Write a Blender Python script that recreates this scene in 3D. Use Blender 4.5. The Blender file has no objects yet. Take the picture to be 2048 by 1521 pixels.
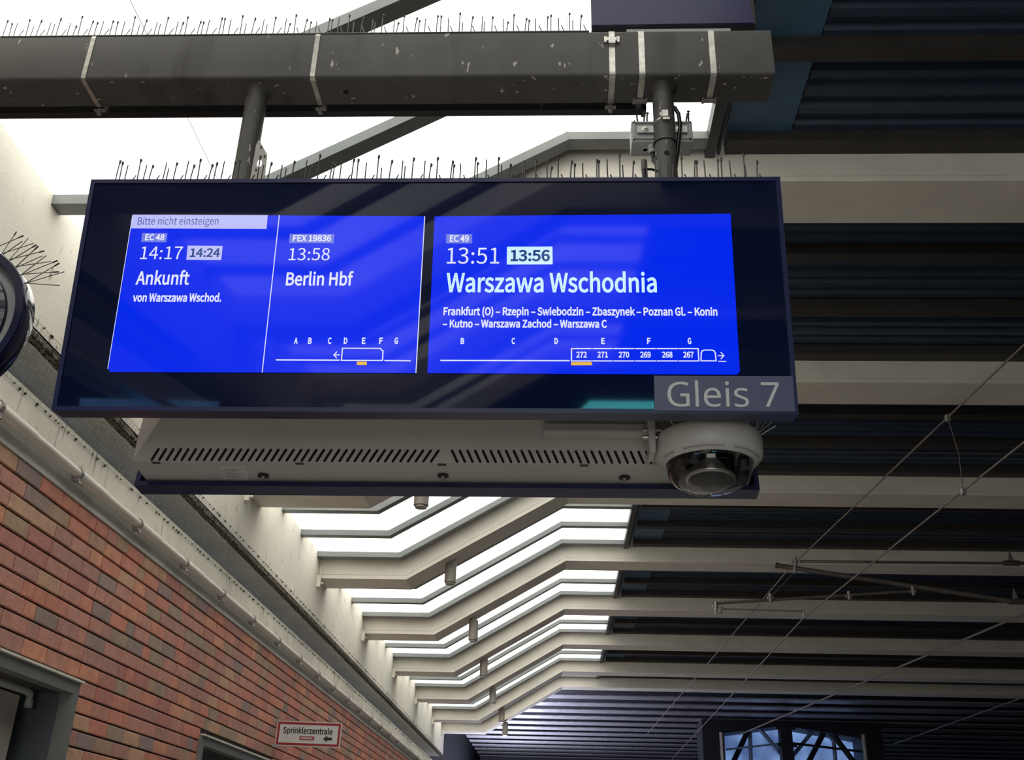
import bpy, bmesh, math, random
from mathutils import Vector, Matrix
random.seed(7)
C = bpy.context.scene.collection
SC = bpy.context.scene
# ------------------------------------------------------------------ camera
FPX, PIT, YAW, ROL = 2045.52, 0.448376, -0.0511684, 0.0282336
CX, CY = 1024.0, 760.5
_f = Vector((math.sin(YAW)*math.cos(PIT), math.cos(YAW)*math.cos(PIT), math.sin(PIT)))
_r = Vector((math.cos(YAW), -math.sin(YAW), 0)); _u = _r.cross(_f)
RT = _r*math.cos(ROL)+_u*math.sin(ROL); UP = -_r*math.sin(ROL)+_u*math.cos(ROL); FW = _f
cam = bpy.data.cameras.new('camera'); co = bpy.data.objects.new('camera', cam); C.objects.link(co)
co.matrix_world = Matrix(((RT.x, UP.x, -FW.x, 0), (RT.y, UP.y, -FW.y, 0), (RT.z, UP.z, -FW.z, 0), (0, 0, 0, 1)))
cam.sensor_fit = 'HORIZONTAL'; cam.sensor_width = 36.0; cam.lens = 36.0*FPX/2048.0
cam.clip_start = 0.02; cam.clip_end = 300
SC.camera = co
# ------------------------------------------------------------------ world, lights, exposure
w = bpy.data.worlds.new('world'); SC.world = w; w.use_nodes = True
bg = w.node_tree.nodes['Background']; bg.inputs[0].default_value = (0.62, 0.74, 0.92, 1); bg.inputs[1].default_value = 0.30
SC.view_settings.view_transform = 'Standard'; SC.view_settings.look = 'None'
SC.view_settings.gamma = 1.0; SC.view_settings.use_curve_mapping = False
SC.view_settings.exposure = 0.55
PANEL_GLOW = 2.0
def area(name, loc, rot, sx, sy, power, col):
    L = bpy.data.lights.new(name, 'AREA'); L.shape = 'RECTANGLE'; L.size = sx; L.size_y = sy
    L.energy = power; L.color = col
    o = bpy.data.objects.new(name, L); C.objects.link(o); o.location = loc; o.rotation_euler = rot
    return o
area('rear_fill_light', (-0.3, -8.5, 0.3), (math.pi/2, 0, 0), 4.4, 3.4, 110, (1.0, 0.95, 0.88))  # added fill from behind the camera, standing in for daylight
area('slat_fill_light', (-1.5, 31, 1.8), (math.pi, 0, 0), 1.2, 12, 700, (0.80, 0.82, 1.0))  # added upward area light below the view, brightens the far slats
# ------------------------------------------------------------------ helpers
def ray(x, y): return FW + RT*((x-CX)/FPX) - UP*((y-CY)/FPX)
def onX(x, y, X): d = ray(x, y); return d*(X/d.x)
def onY(x, y, Y): d = ray(x, y); return d*(Y/d.y)
def onZ(x, y, Z): d = ray(x, y); return d*(Z/d.z)
def pix(p):
    d = p.dot(FW); return CX+FPX*p.dot(RT)/d, CY-FPX*p.dot(UP)/d, d
def tag(o, label=None, cat=None, group=None, kind=None):
    if label: o['label'] = label
    if cat: o['category'] = cat
    if group: o['group'] = group
    if kind: o['kind'] = kind
    return o
def empty(name, loc=(0, 0, 0), **k):
    o = bpy.data.objects.new(name, None); C.objects.link(o); o.location = loc; o.empty_display_size = .05
    return tag(o, **k)
def link(name, me, parent=None):
    o = bpy.data.objects.new(name, me); C.objects.link(o)
    if parent is not None:
        o.parent = parent
        p = parent; off = Vector((0, 0, 0))
        while p is not None: off += Vector(p.location); p = p.parent
        o.location = -off
    return o
def link_at(name, me, loc, parent=None, rot=None):
    o = link(name, me, parent); o.location = Vector(o.location)+Vector(loc)
    if rot is not None: o.rotation_euler = rot
    return o
def obj(name, bm, mat, parent=None, smooth=False):
    me = bpy.data.meshes.new(name); bmesh.ops.recalc_face_normals(bm, faces=bm.faces); bm.to_mesh(me); bm.free()
    for m in (mat if isinstance(mat, (list, tuple)) else [mat]): me.materials.append(m)
    if smooth:
        for p in me.polygons: p.use_smooth = True
        try: me.set_sharp_from_angle(angle=math.radians(40))
        except Exception: pass
    return link(name, me, parent)
def B(): return bmesh.new()
def hexa(bm, p, mi=0):
    v = [bm.verts.new(q) for q in p]
    for f in ((0, 1, 2, 3), (7, 6, 5, 4), (0, 4, 5, 1), (1, 5, 6, 2), (2, 6, 7, 3), (3, 7, 4, 0)):
        fc = bm.faces.new([v[i] for i in f]); fc.material_index = mi
def box(bm, x0, x1, y0, y1, z0, z1, mi=0):
    hexa(bm, [(x0, y0, z0), (x1, y0, z0), (x1, y1, z0), (x0, y1, z0), (x0, y0, z1), (x1, y0, z1), (x1, y1, z1), (x0, y1, z1)], mi)
def bev(bm, r, seg=1):
    bmesh.ops.bevel(bm, geom=list(bm.edges), offset=r, segments=seg, affect='EDGES', profile=0.6)
def fbox(bm, o, ax, ay, az, lx, ly, lz, mi=0):      # box in a local frame, from corner
    o = Vector(o); P = []
    for k in (0, 1):
        for i, j in ((0, 0), (1, 0), (1, 1), (0, 1)):
            P.append(o+ax*(lx*i)+ay*(ly*j)+az*(lz*k))
    hexa(bm, P, mi)
def tube(bm, pts, r, n=10, cap=True, r1=None):
    pts = [Vector(p) for p in pts]; rings = []; N = len(pts)
    for i, p in enumerate(pts):
        t = (pts[min(i+1, N-1)]-pts[max(i-1, 0)]).normalized()
        a = Vector((0, 0, 1)) if abs(t.z) < .9 else Vector((1, 0, 0))
        s = t.cross(a).normalized(); q = t.cross(s).normalized()
        rr = r if r1 is None else r+(r1-r)*i/(N-1)
        rings.append([bm.verts.new(p+(s*math.cos(2*math.pi*k/n)+q*math.sin(2*math.pi*k/n))*rr) for k in range(n)])
    for a, b in zip(rings, rings[1:]):
        for k in range(n): bm.faces.new((a[k], a[(k+1) % n], b[(k+1) % n], b[k]))
    if cap: bm.faces.new(rings[0]); bm.faces.new(rings[-1][::-1])
def lathe(bm, prof, c=(0, 0, 0), n=48, axis='z'):
    c = Vector(c); rings = []
    for r, h in prof:
        ring = []
        for k in range(n):
            a = 2*math.pi*k/n
            if axis == 'z': v = Vector((r*math.cos(a), r*math.sin(a), h))
            else: v = Vector((r*math.cos(a), h, r*math.sin(a)))
            ring.append(bm.verts.new(c+v))
        rings.append(ring)
    for a, b in zip(rings, rings[1:]):
        for k in range(n): bm.faces.new((a[k], a[(k+1) % n], b[(k+1) % n], b[k]))
    for rg in (rings[0], rings[-1]):
        if len(set(rg)) > 2: bm.faces.new(rg)
def poly_prism(bm, pts, d):                          # planar polygon extruded by vector d
    d = Vector(d); a = [bm.verts.new(Vector(p)) for p in pts]; b = [bm.verts.new(Vector(p)+d) for p in pts]
    bm.faces.new(a); bm.faces.new(b[::-1])
    for i in range(len(a)): j = (i+1) % len(a); bm.faces.new((a[i], a[j], b[j], b[i]))
# ------------------------------------------------------------------ materials
def L(c): return tuple(((v/255)/12.92 if v/255 <= .04045 else ((v/255+.055)/1.055)**2.4) for v in c)+(1,)
def mat(name, col, rough=.6, metal=0, spec=.5, var=.12, scale=6, bump=0, bscale=60, col2=None, thr=None, emit=None, es=0, coat=0, stretch=None):
    m = bpy.data.materials.new(name); m.use_nodes = True; nt = m.node_tree; b = nt.nodes['Principled BSDF']
    b.inputs['Roughness'].default_value = rough; b.inputs['Metallic'].default_value = metal
    b.inputs['Specular IOR Level'].default_value = spec
    if coat: b.inputs['Coat Weight'].default_value = coat; b.inputs['Coat Roughness'].default_value = .04
    g = nt.nodes.new('ShaderNodeNewGeometry'); n = nt.nodes.new('ShaderNodeTexNoise'); n.inputs['Scale'].default_value = scale
    n.inputs['Detail'].default_value = 6
    src = g.outputs['Position']
    if stretch:
        mp = nt.nodes.new('ShaderNodeMapping'); mp.inputs['Scale'].default_value = stretch; nt.links.new(src, mp.inputs[0]); src = mp.outputs[0]
    nt.links.new(src, n.inputs['Vector'])
    rp = nt.nodes.new('ShaderNodeValToRGB'); c = L(col) if max(col) > 1.001 else tuple(col)+(1,)
    c2 = (L(col2) if max(col2) > 1.001 else tuple(col2)+(1,)) if col2 else tuple(v*(1-2*var) for v in c[:3])+(1,)
    lo, hi = thr if thr else (.35, .65)
    rp.color_ramp.elements[0].position = lo; rp.color_ramp.elements[1].position = hi
    rp.color_ramp.elements[0].color = c2; rp.color_ramp.elements[1].color = c
    nt.links.new(n.outputs['Fac'], rp.inputs[0]); nt.links.new(rp.outputs[0], b.inputs['Base Color'])
    if bump:
        n2 = nt.nodes.new('ShaderNodeTexNoise'); n2.inputs['Scale'].default_value = bscale; nt.links.new(g.outputs['Position'], n2.inputs['Vector'])
        bp = nt.nodes.new('ShaderNodeBump'); bp.inputs['Strength'].default_value = bump; bp.inputs['Distance'].default_value = .01
        nt.links.new(n2.outputs['Fac'], bp.inputs['Height']); nt.links.new(bp.outputs[0], b.inputs['Normal'])
    if emit:
        b.inputs['Emission Color'].default_value = L(emit); b.inputs['Emission Strength'].default_value = es
    m['r'] = rp.name
    return m
def overlay(m, col, scale, thr, stretch=(1, 1, 1), detail=4):   # a second layer of spots / streaks with a shape of their own
    nt = m.node_tree; b = nt.nodes['Principled BSDF']; lk = b.inputs['Base Color'].links[0].from_socket
    g = nt.nodes.new('ShaderNodeNewGeometry'); mp = nt.nodes.new('ShaderNodeMapping'); mp.inputs['Scale'].default_value = stretch
    n = nt.nodes.new('ShaderNodeTexNoise'); n.inputs['Scale'].default_value = scale; n.inputs['Detail'].default_value = detail
    nt.links.new(g.outputs['Position'], mp.inputs[0]); nt.links.new(mp.outputs[0], n.inputs['Vector'])
    rp = nt.nodes.new('ShaderNodeValToRGB'); rp.color_ramp.elements[0].position = thr[0]; rp.color_ramp.elements[1].position = thr[1]
    nt.links.new(n.outputs['Fac'], rp.inputs[0])
    mx = nt.nodes.new('ShaderNodeMix'); mx.data_type = 'RGBA'
    nt.links.new(rp.outputs[0], mx.inputs['Factor']); nt.links.new(lk, mx.inputs[6]); mx.inputs[7].default_value = L(col)
    nt.links.new(mx.outputs[2], b.inputs['Base Color'])
    return m
M = {}
M['beam'] = mat('beam_concrete', (.86, .815, .72), .75, var=.05, scale=3, bump=.05, bscale=30)
M['cream'] = overlay(mat('cream_render', (.86, .82, .71), .85, var=.05, scale=2.5, bump=.25, bscale=90), (120, 108, 88), 9, (.66, .74), (1, 3, 1))
M['ledge'] = overlay(mat('ledge_paint', (.84, .80, .69), .8, var=.06, scale=3, bump=.2, bscale=80), (95, 86, 72), 7, (.60, .75), (1, 4, .6))
M['cove'] = mat('cove_paint', (.78, .78, .74), .5, var=.08, scale=4)
M['pvc'] = mat('cream_conduit', (.82, .76, .67), .4, var=.05, scale=5)
M['soffit'] = overlay(mat('dirty_soffit', (.72, .70, .65), .9, var=.08, scale=3, bump=.4, bscale=60), (245, 240, 228), 60, (.585, .61), (1, .7, 1))
M['dirt'] = overlay(mat('crusted_edge', (.22, .18, .13), .95, var=.3, scale=25, bump=1, bscale=120), (35, 27, 20), 40, (.47, .55))
M['frame'] = mat('grey_frame', (.20, .215, .21), .45, var=.06)
M['frame_dark'] = mat('dark_frame', (.045, .045, .048), .5)
M['blue_strip'] = mat('blue_grey_sheet', (.07, .15, .25), .45, var=.08)
M['sheet'] = mat('dark_blue_sheet', (.040, .062, .105), .42, var=.1)
M['purlin'] = mat('dark_purlin', (.05, .045, .042), .6)
M['tube'] = overlay(overlay(mat('grey_steel_tube', (.088, .083, .077), .55, var=.12, scale=5, bump=.05), (185, 182, 172), 38, (.67, .70), (1, 1, .35)), (45, 40, 38), 3, (.55, .75), (3, 1, .5))
M['steel'] = mat('stainless_steel', (.62, .60, .55), .35, metal=.85, var=.15, scale=40)
M['steel_dull'] = mat('dull_bracket', (.36, .34, .32), .5, metal=.6)
M['wire'] = mat('spike_wire', (.10, .095, .09), .5, metal=.5)
M['glass_navy'] = mat('navy_display_glass', (.0045, .0085, .036), .03, var=.02, spec=.17)
M['bezel'] = mat('navy_bezel', (.013, .016, .070), .3, var=.05, spec=.35)
M['casing'] = mat('grey_casing', (.52, .51, .49), .45, var=.03, scale=2)
M['slot'] = mat('slot_black', (.004, .004, .005), .9)
M['plastic_grey'] = mat('grey_plastic', (.36, .375, .37), .5, var=.05)
M['white_plastic'] = mat('white_plastic', (.62, .61, .58), .4, var=.03)
M['black'] = mat('black_plastic', (.008, .008, .009), .25, spec=.35)
M['blue_sign'] = mat('violet_blue_panel', (.030, .030, .105), .35, var=.04)
M['gleis'] = mat('slate_blue_panel', (.075, .077, .155), .4, var=.03)
M['gleis_text'] = mat('light_grey_lettering', (.56, .56, .57), .5, var=.02)
M['floor'] = mat('platform_paving', (.45, .43, .40), .8, var=.1)
M['mortar'] = mat('dark_mortar', (.030, .025, .023), .95)
M['doorframe'] = mat('grey_door_frame', (.185, .19, .18), .5, var=.05)
M['jamb'] = mat('slate_jamb', (.085, .095, .115), .5, var=.05)
M['speckle'] = overlay(mat('speckled_stone', (.50, .45, .41), .7, var=.05), (105, 70, 60), 190, (.55, .60))
M['red'] = mat('red_print', (.33, .012, .02), .4, var=.02)
M['white_sign'] = mat('white_sign', (.66, .66, .65), .4, var=.02)
M['ink'] = mat('black_print', (.012, .012, .013), .5)
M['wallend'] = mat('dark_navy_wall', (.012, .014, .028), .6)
M['slat'] = mat('glossy_blue_slat', (.26, .255, .29), .38, spec=.4, var=.15)
M['catenary'] = mat('dull_cable', (.20, .175, .155), .5, metal=.4)
M['insul'] = mat('insulator', (.11, .095, .085), .3)
M['lamp'] = mat('lamp_body', (.36, .33, .28), .5)
def glow(name, c1, c2, st, scale=.9, rough=.35):
    m = bpy.data.materials.new(name); m.use_nodes = True; nt = m.node_tree; b = nt.nodes['Principled BSDF']
    b.inputs['Base Color'].default_value = (.5, .5, .47, 1); b.inputs['Roughness'].default_value = rough
    g = nt.nodes.new('ShaderNodeNewGeometry'); n = nt.nodes.new('ShaderNodeTexNoise'); n.inputs['Scale'].default_value = scale; n.inputs['Detail'].default_value = 2
    rp = nt.nodes.new('ShaderNodeValToRGB'); rp.color_ramp.elements[0].position = .35; rp.color_ramp.elements[1].position = .65
    rp.color_ramp.elements[0].color = c1+(1,); rp.color_ramp.elements[1].color = c2+(1,)
    nt.links.new(g.outputs['Position'], n.inputs['Vector']); nt.links.new(n.outputs['Fac'], rp.inputs[0])
    nt.links.new(rp.outputs[0], b.inputs['Emission Color']); b.inputs['Emission Strength'].default_value = st
    return m
M['panel'] = glow('backlit_panel', (.68, .69, .66), (.88, .85, .79), PANEL_GLOW)
M['sky_pane'] = glow('daylit_pane', (.035, .07, .17), (.13, .22, .44), 1.0, 1.1)
M['teal_pane'] = glow('teal_glow', (.12, .75, .85), (.2, 1, 1), 13, .3)
M['pale_pane'] = glow('pale_blue_glow', (.10, .30, .7), (.2, .5, 1.0), 3.0, .9)
def scr(name, col, st=0.68):
    m = bpy.data.materials.new(name); m.use_nodes = True; b = m.node_tree.nodes['Principled BSDF']
    b.inputs['Base Color'].default_value = (.002, .002, .004, 1); b.inputs['Roughness'].default_value = .05; b.inputs['Specular IOR Level'].default_value = .2
    b.inputs['Emission Color'].default_value = L(col); b.inputs['Emission Strength'].default_value = st
    return m
M['scr_blue'] = scr('screen_blue', (0, 40, 236)); M['scr_white'] = scr('screen_white', (226, 230, 255)); M['scr_cyan'] = scr('screen_bright', (205, 240, 255))
M['scr_lilac'] = scr('screen_lilac', (188, 190, 250)); M['scr_tag'] = scr('screen_tag', (112, 125, 225)); M['scr_dark'] = scr('screen_dark_text', (60, 70, 150)); M['scr_navy'] = scr('screen_navy_text', (22, 60, 130)); M['scr_yel'] = scr('screen_yellow', (235, 185, 60))
# ------------------------------------------------------------------ roof geometry
S = 2.75; Y0 = 10.52
def YN(n): return 23.42 if n >= 5 else (1.72 if n == -3 else Y0+S*n)
XW = -2.52; XE = 16.0; ZL, ZR = 2.735, 3.735; K = .2745
def prof(h, xa=XW, xb=XE):
    p = [(-1.59-K*h, ZL+h), (.103-K*h, ZR+h)]
    out = [(xa, ZL+h)] if xa < p[0][0] else []
    return out+p+[(xb, ZR+h)]
def strip(bm, h0, h1, ya, yb, xa=XW, xb=XE):          # kinked bar following the roof profile
    lo, hi = prof(h0, xa, xb), prof(h1, xa, xb)
    n = len(lo); V = {}
    for i in range(n):
        for j, (P, Y) in enumerate(((lo, ya), (hi, ya), (hi, yb), (lo, yb))):
            V[i, j] = bm.verts.new((P[i][0], Y, P[i][1]))
    for i in range(n-1):
        for j in range(4):
            k = (j+1) % 4; bm.faces.new((V[i, j], V[i, k], V[i+1, k], V[i+1, j]))
    bm.faces.new([V[0, j] for j in range(4)]); bm.faces.new([V[n-1, j] for j in range(4)][::-1])
BW = .42
def beam(n, label, parent=None):
    y = YN(n)
    if parent is None:
        t = empty('roof_beam', (0, y, ZL), label=label, cat='beam', group='roof beams')
    else: t = parent
    bm = B(); strip(bm, .045, .55, y, y+BW); obj('web', bm, M['beam'], t)
    bm = B(); strip(bm, 0, .038, y-.006, y+BW+.006); strip(bm, .038, .045, y+.006, y+BW-.006); obj('bottom_lip', bm, M['beam'], t)
    if n >= -1 and parent is None:
        bm = B(); box(bm, XW, XW+.035, y-.05, y-.012, ZL-.10, ZL+.02); tube(bm, [(XW+.02, y-.03, ZL+.02), (XW+.02, y-.03, ZL+.16)], .006, 6)
        tube(bm, [(XW, y-.03, ZL-.06), (XW+.06, y-.02, ZL-.06)], .01, 6); obj('wall_bracket', bm, M['ledge'], t)
    return t
def skylight(n, label, parent=None):                   # bay before beam n
    yb = YN(n); ya = YN(n-1)+BW if n <= 4 else YN(4)+BW
    fr = [yb-1.69, yb-.93, yb-.17]
    if n == 5: fr = [yb-.93, yb-.17]
    if parent is None: t = empty('skylight', (0, ya, ZL+.25), label=label, cat='skylight', group='backlit skylights between the roof beams')
    else: t = parent
    for f in fr:
        bm = B(); strip(bm, .19, .262, f, f+.10, XW, .867); obj('frame_bar', bm, M['frame'], t)
    edges = [(ya-.05, fr[0])]+[(a+.1, b) for a, b in zip(fr, fr[1:])]+[(fr[-1]+.1, yb+.02)]
    P = prof(.245, XW, .867); Q = prof(.262, XW, .867)
    for q, (a, b) in enumerate(edges):
        for i in range(3):
            g = .004; d = Vector((P[i+1][0]-P[i][0], 0, P[i+1][1]-P[i][1])).normalized()*g
            bm = B()
            p0 = Vector((P[i][0], a, P[i][1]))+d; p1 = Vector((P[i+1][0], a, P[i+1][1]))-d
            q0 = Vector((Q[i][0], a, Q[i][1]))+d; q1 = Vector((Q[i+1][0], a, Q[i+1][1]))-d
            e = Vector((0, b-a, 0)); hexa(bm, [p0, p1, p1+e, p0+e, q0, q1, q1+e, q0+e])
            obj('light_panel' if q < len(edges)-1 else 'closing_strip', bm, M['panel'] if q < len(edges)-1 else M['frame_dark'], t)
    bm = B(); strip(bm, .262, .28, ya-.05, yb+.02, XW, .93); obj('backing', bm, M['frame_dark'], t)
    bm = B(); box(bm, .867, .925, ya-.05, yb-.01, ZR+.175, ZR+.28); box(bm, .945, .96, ya-.05, yb-.01, ZR+.20, ZR+.28); obj('end_frame', bm, M['frame_dark'], t)
    return t
def sheet_bay(n, t, det=True):
    yb = YN(n); ya = YN(n-1)+BW if n <= 4 else YN(4)+BW
    z = ZR+.275
    bm = B(); box(bm, .985, 1.367, ya-.05, yb+.02, z, z+.004); obj('edge_sheet', bm, M['blue_strip'], t)
    bm = B(); y = ya-.05; cur = None; pts = []       # trapezoid ribs running across the hall
    while y < yb+.03: pts += [(y, z+.045), (y+.030, z+.045), (y+.050, z+.005), (y+.105, z+.005), (y+.125, z+.045)]; y += .15
    vs = [(bm.verts.new((1.375, a, b)), bm.verts.new((XE, a, b))) for a, b in pts]
    for (a, b), (c, d) in zip(vs, vs[1:]): bm.faces.new((a, b, d, c))
    obj('corrugated_sheet', bm, M['sheet'], t)
    bm = B(); box(bm, .985, XE, ya-.05, yb+.02, z+.06, z+.08); obj('roof_deck', bm, M['wallend'], t)
    fr = [yb-1.69, yb-.93, yb-.17]
    if n == 5: fr = [yb-.93, yb-.17]
    for f in fr:
        bm = B(); box(bm, .99, XE, f+.04, f+(.15 if f != fr[-1] else .18), ZR+.205, z+.04); obj('purlin', bm, M['purlin'], t)
ordn = {-3: 'nearest', -2: 'just past the front display top', -1: 'behind the display housings', 0: 'first below the rear housing', 1: 'second below the rear housing', 2: 'third below the rear housing', 3: 'fourth below the rear housing', 4: 'second to last before the dark end', 5: 'last before the dark slatted end'}
ceil = empty('ceiling', (6, 10, 4), kind='structure')
for n in range(-2, 6):
    beam(n, 'cream kinked roof beam, '+ordn[n])
for n in range(-2, 6):
    skylight(n, 'white skylight bay before the beam '+ordn[n])
for n in range(-3, 6): sheet_bay(n, ceil)
beam(-3, '', ceil)
rear = empty('ceiling', (0, -5, 4), kind='structure')
for n in range(-7, -3): beam(n, '', rear)
for n in range(-6, -2): skylight(n, '', rear)
for n in range(-6, -3): sheet_bay(n, rear)
# far end slats
y = 26.25
for k in range(13):
    bm = B(); box(bm, -2.98, XE, y, y+.56, 3.98, 4.02); bev(bm, .012); obj('soffit_slat', bm, M['slat'], ceil); y += 1.27
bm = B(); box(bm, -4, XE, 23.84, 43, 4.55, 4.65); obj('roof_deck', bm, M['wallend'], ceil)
# spot lamps hanging from the slanted beam soffits
lamp_px = {-1: (842, 1012, 30), 0: (900, 1166, 26), 1: (946, 1281, 19), 2: (967, 1352, 15), 3: (985, 1407, 13), 4: (1003, 1444, 11), 5: (1010, 1470, 10)}
for n, (px, py, wpx) in lamp_px.items():
    y = YN(n)+.24; c = onY(px, py, y); d = c.dot(FW); r = .062
    lab = {-1: 'cut off by the bottom edge of the rear display housing', 0: 'nearest fully visible one', 1: 'second nearest fully visible one', 2: 'third nearest fully visible one', 3: 'fourth nearest fully visible one', 4: 'on the second to last roof beam', 5: 'in front of the dark slats'}[n]
    t = empty('spot_lamp', (c.x, c.y, c.z), label='grey cylinder lamp, '+lab, cat='lamp', group='cylindrical lamps under the roof beams')
    zs = ZL+(c.x+1.59)*(ZR-ZL)/1.693
    bm = B(); lathe(bm, [(r*.8, -.02), (r*.8, 0), (r, 0), (r, .25), (r*.9, .26), (0.001, .26)], c, 24); obj('body', bm, M['lamp'], t, True)
    bm = B(); box(bm, c.x-.055, c.x-.025, y-.012, y+.012, c.z+.18, zs+.02); box(bm, c.x-.07, c.x+.0, y-.04, y+.04, zs-.02+.01, zs+.02); obj('bracket', bm, M['insul'], t)
# ------------------------------------------------------------------ floor, ends
bm = B(); box(bm, XW-1, 2.2, -14, 43, -1.65, -1.55); obj('floor', bm, M['floor'])['kind'] = 'structure'
bm = B(); box(bm, 2.2, XE, -14, 43, -2.45, -2.31); o = obj('floor', bm, M['mortar']); o['kind'] = 'structure'
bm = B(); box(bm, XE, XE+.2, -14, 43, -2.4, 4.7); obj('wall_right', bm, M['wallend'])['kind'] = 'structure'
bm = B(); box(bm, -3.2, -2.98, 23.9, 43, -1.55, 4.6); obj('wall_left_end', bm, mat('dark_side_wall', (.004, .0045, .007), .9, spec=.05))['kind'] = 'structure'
# ------------------------------------------------------------------ left wall: bricks
XB = -2.62
wl = empty('wall_left', (XB, 10, 0), kind='structure')
bm = B()
# mortar backing with the two openings left out
D1 = (2.2, 5.66, .873); D2 = (7.80, 9.95, .851)
zt = 1.758
def wallpiece(y0, y1, z0, z1): box(bm, XB-.25, XB-.014, y0, y1, z0, z1)
wallpiece(-14, D1[0], -1.55, zt); wallpiece(D1[0], D1[1], D1[2], zt); wallpiece(D1[1], D2[0], -1.55, zt); wallpiece(D2[0], D2[1], D2[2], zt); wallpiece(D2[1], 23.9, -1.55, zt)
obj('mortar_bed', bm, M['mortar'], wl)
pal = [tuple(1.8*(.82*v+.18*(.3*c[0]+.6*c[1]+.1*c[2]))+k for v, k in zip(c, (.05, .028, .022))) for c in [(.40, .125, .070), (.35, .135, .090), (.29, .125, .095), (.27, .155, .085), (.22, .155, .10), (.19, .13, .115), (.43, .155, .075), (.31, .10, .075), (.36, .19, .10)]]
bm_mats = []
for i, c in enumerate(pal):
    m = mat('clinker_%d' % i, c, .5, var=.09, scale=14, bump=.25, bscale=70, spec=.35)
    overlay(m, (190, 170, 155), 16, (.74, .86)); bm_mats.append(m)
H = .0865; hh = .0755
def brickmesh(Ln, mi, bm=None, o=None):
    new = bm is None
    if new: bm = B(); o = Vector((0, 0, 0))
    x1, x0 = 0.0, -.06; c = .004
    P = [(x1-c, 0, 0), (x1-c, Ln, 0), (x1-c, Ln, hh), (x1-c, 0, hh)]
    Q = [(x1, c, c), (x1, Ln-c, c), (x1, Ln-c, hh-c), (x1, c, hh-c)]
    R_ = [(x0, 0, 0), (x0, Ln, 0), (x0, Ln, hh), (x0, 0, hh)]
    v = [[bm.verts.new(o+Vector(p)) for p in ring] for ring in (R_, P, Q)]
    for a, b in zip(v, v[1:]):
        for k in range(4): f = bm.faces.new((a[k], a[(k+1) % 4], b[(k+1) % 4], b[k])); f.material_index = mi
    f = bm.faces.new(v[2]); f.material_index = mi
    if new:
        me = bpy.data.meshes.new('brick'); bmesh.ops.recalc_face_normals(bm, faces=bm.faces); bm.to_mesh(me); bm.free()
        me.materials.append(bm_mats[mi]); return me
cands = []
rnd = random.Random(3)
for r in range(0, 26):
    z = zt-H*(r+1)+.008
    if z < -.35: break
    segs = [(1.2, 5.655), (5.665, 23.85)]
    for a, b in segs:
        y = a-rnd.choice([0, .06, .12, .18]) if a < 2 else a
        while y < b-.03:
            Ln = rnd.choice([.246, .246, .246, .246, .118]) if rnd.random() < .93 else .18
            if y+Ln > b or b-(y+Ln) < .05: Ln = b-y
            ym = y+Ln/2; ok = True
            for d in (D1, D2):
                if d[0] < y+Ln and y < d[1] and z < d[2]-.03:
                    if y < d[0]-.03 and y+Ln > d[0]: Ln = d[0]-y; ok = True
                    elif y < d[0]: ok = False
                    elif y+Ln > d[1]+.03 and y >= d[0]: 
                        nl = y+Ln-d[1]; y = d[1]; Ln = nl; ok = True
                    else: ok = False
            if ok: cands.append((y, z, Ln, rnd.choices(range(9), [7, 7, 6, 3, 2, 3, 4, 5, 3])[0], rnd.uniform(-.002, .002)))
            y += Ln+.007
def score(c):
    P = [pix(Vector((XB, c[0]+a, c[1]+b))) for a, b in ((0, 0), (c[2], 0), (c[2], hh), (0, hh))]
    if max(p[0] for p in P) < 0 or min(p[1] for p in P) > 1521: return 0
    A = 0
    for i in range(4): j = (i+1) % 4; A += P[i][0]*P[j][1]-P[j][0]*P[i][1]
    return abs(A)/2
cands.sort(key=score, reverse=True)
cache = {}; stuff = B(); cnt = 0
for c in cands:
    y, z, Ln, mi, dx = c
    if cnt < 298 and score(c) > 0:
        k = (round(Ln, 3), mi)
        if k not in cache: cache[k] = brickmesh(Ln, mi)
        link_at('brick', cache[k], (XB+dx, y, z), wl); cnt += 1
    else: brickmesh(Ln, mi, stuff, Vector((XB+dx, y, z)))
o = obj('small_bricks', stuff, bm_mats, wl); o['kind'] = 'stuff'
# cornice above the bricks
bm = B(); poly_prism(bm, [(XB-.2, -14, zt), (XB+.012, -14, zt), (XB+.004, -14, zt+.02), (XB+.0, -14, zt+.07), (XB+.035, -14, zt+.115), (XB-.2, -14, zt+.12)], (0, 37.9, 0)); obj('cove_strip', bm, M['cove'], wl)
bm = B(); box(bm, XB-.2, -2.595, -14, 23.9, zt+.115, 2.075); bev(bm, .01); obj('cream_ledge', bm, M['ledge'], wl)
bm = B(); box(bm, -3.0, -2.52, -14, 23.9, 2.262, 2.30); obj('slab_soffit', bm, M['soffit'], wl)
bm = B(); box(bm, -3.05, -2.98, -14, 23.9, 1.9, 2.3); obj('gap_back', bm, M['soffit'], wl)
bm = B()
n = 420; prev = None
for i in range(n+1):                                  # crusty dirty edge of the slab
    yy = -2+26*i/n; a = rnd.uniform(-.003, .003); b = rnd.uniform(-.004, .004)
    cur = [bm.verts.new(v) for v in ((-2.516+a*.3, yy, 2.285+b*.6), (-2.514, yy, 2.252+a), (-2.565+b, yy, 2.250+a), (-2.58+b, yy, 2.264))]
    if prev:
        for k in range(3): bm.faces.new((prev[k], prev[k+1], cur[k+1], cur[k]))
    prev = cur
obj('crusted_edge', bm, M['dirt'], wl)
bm = B(); box(bm, -2.8, XW, -14, 23.9, 2.29, 3.35); obj('upper_wall', bm, M['cream'], wl)
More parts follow.
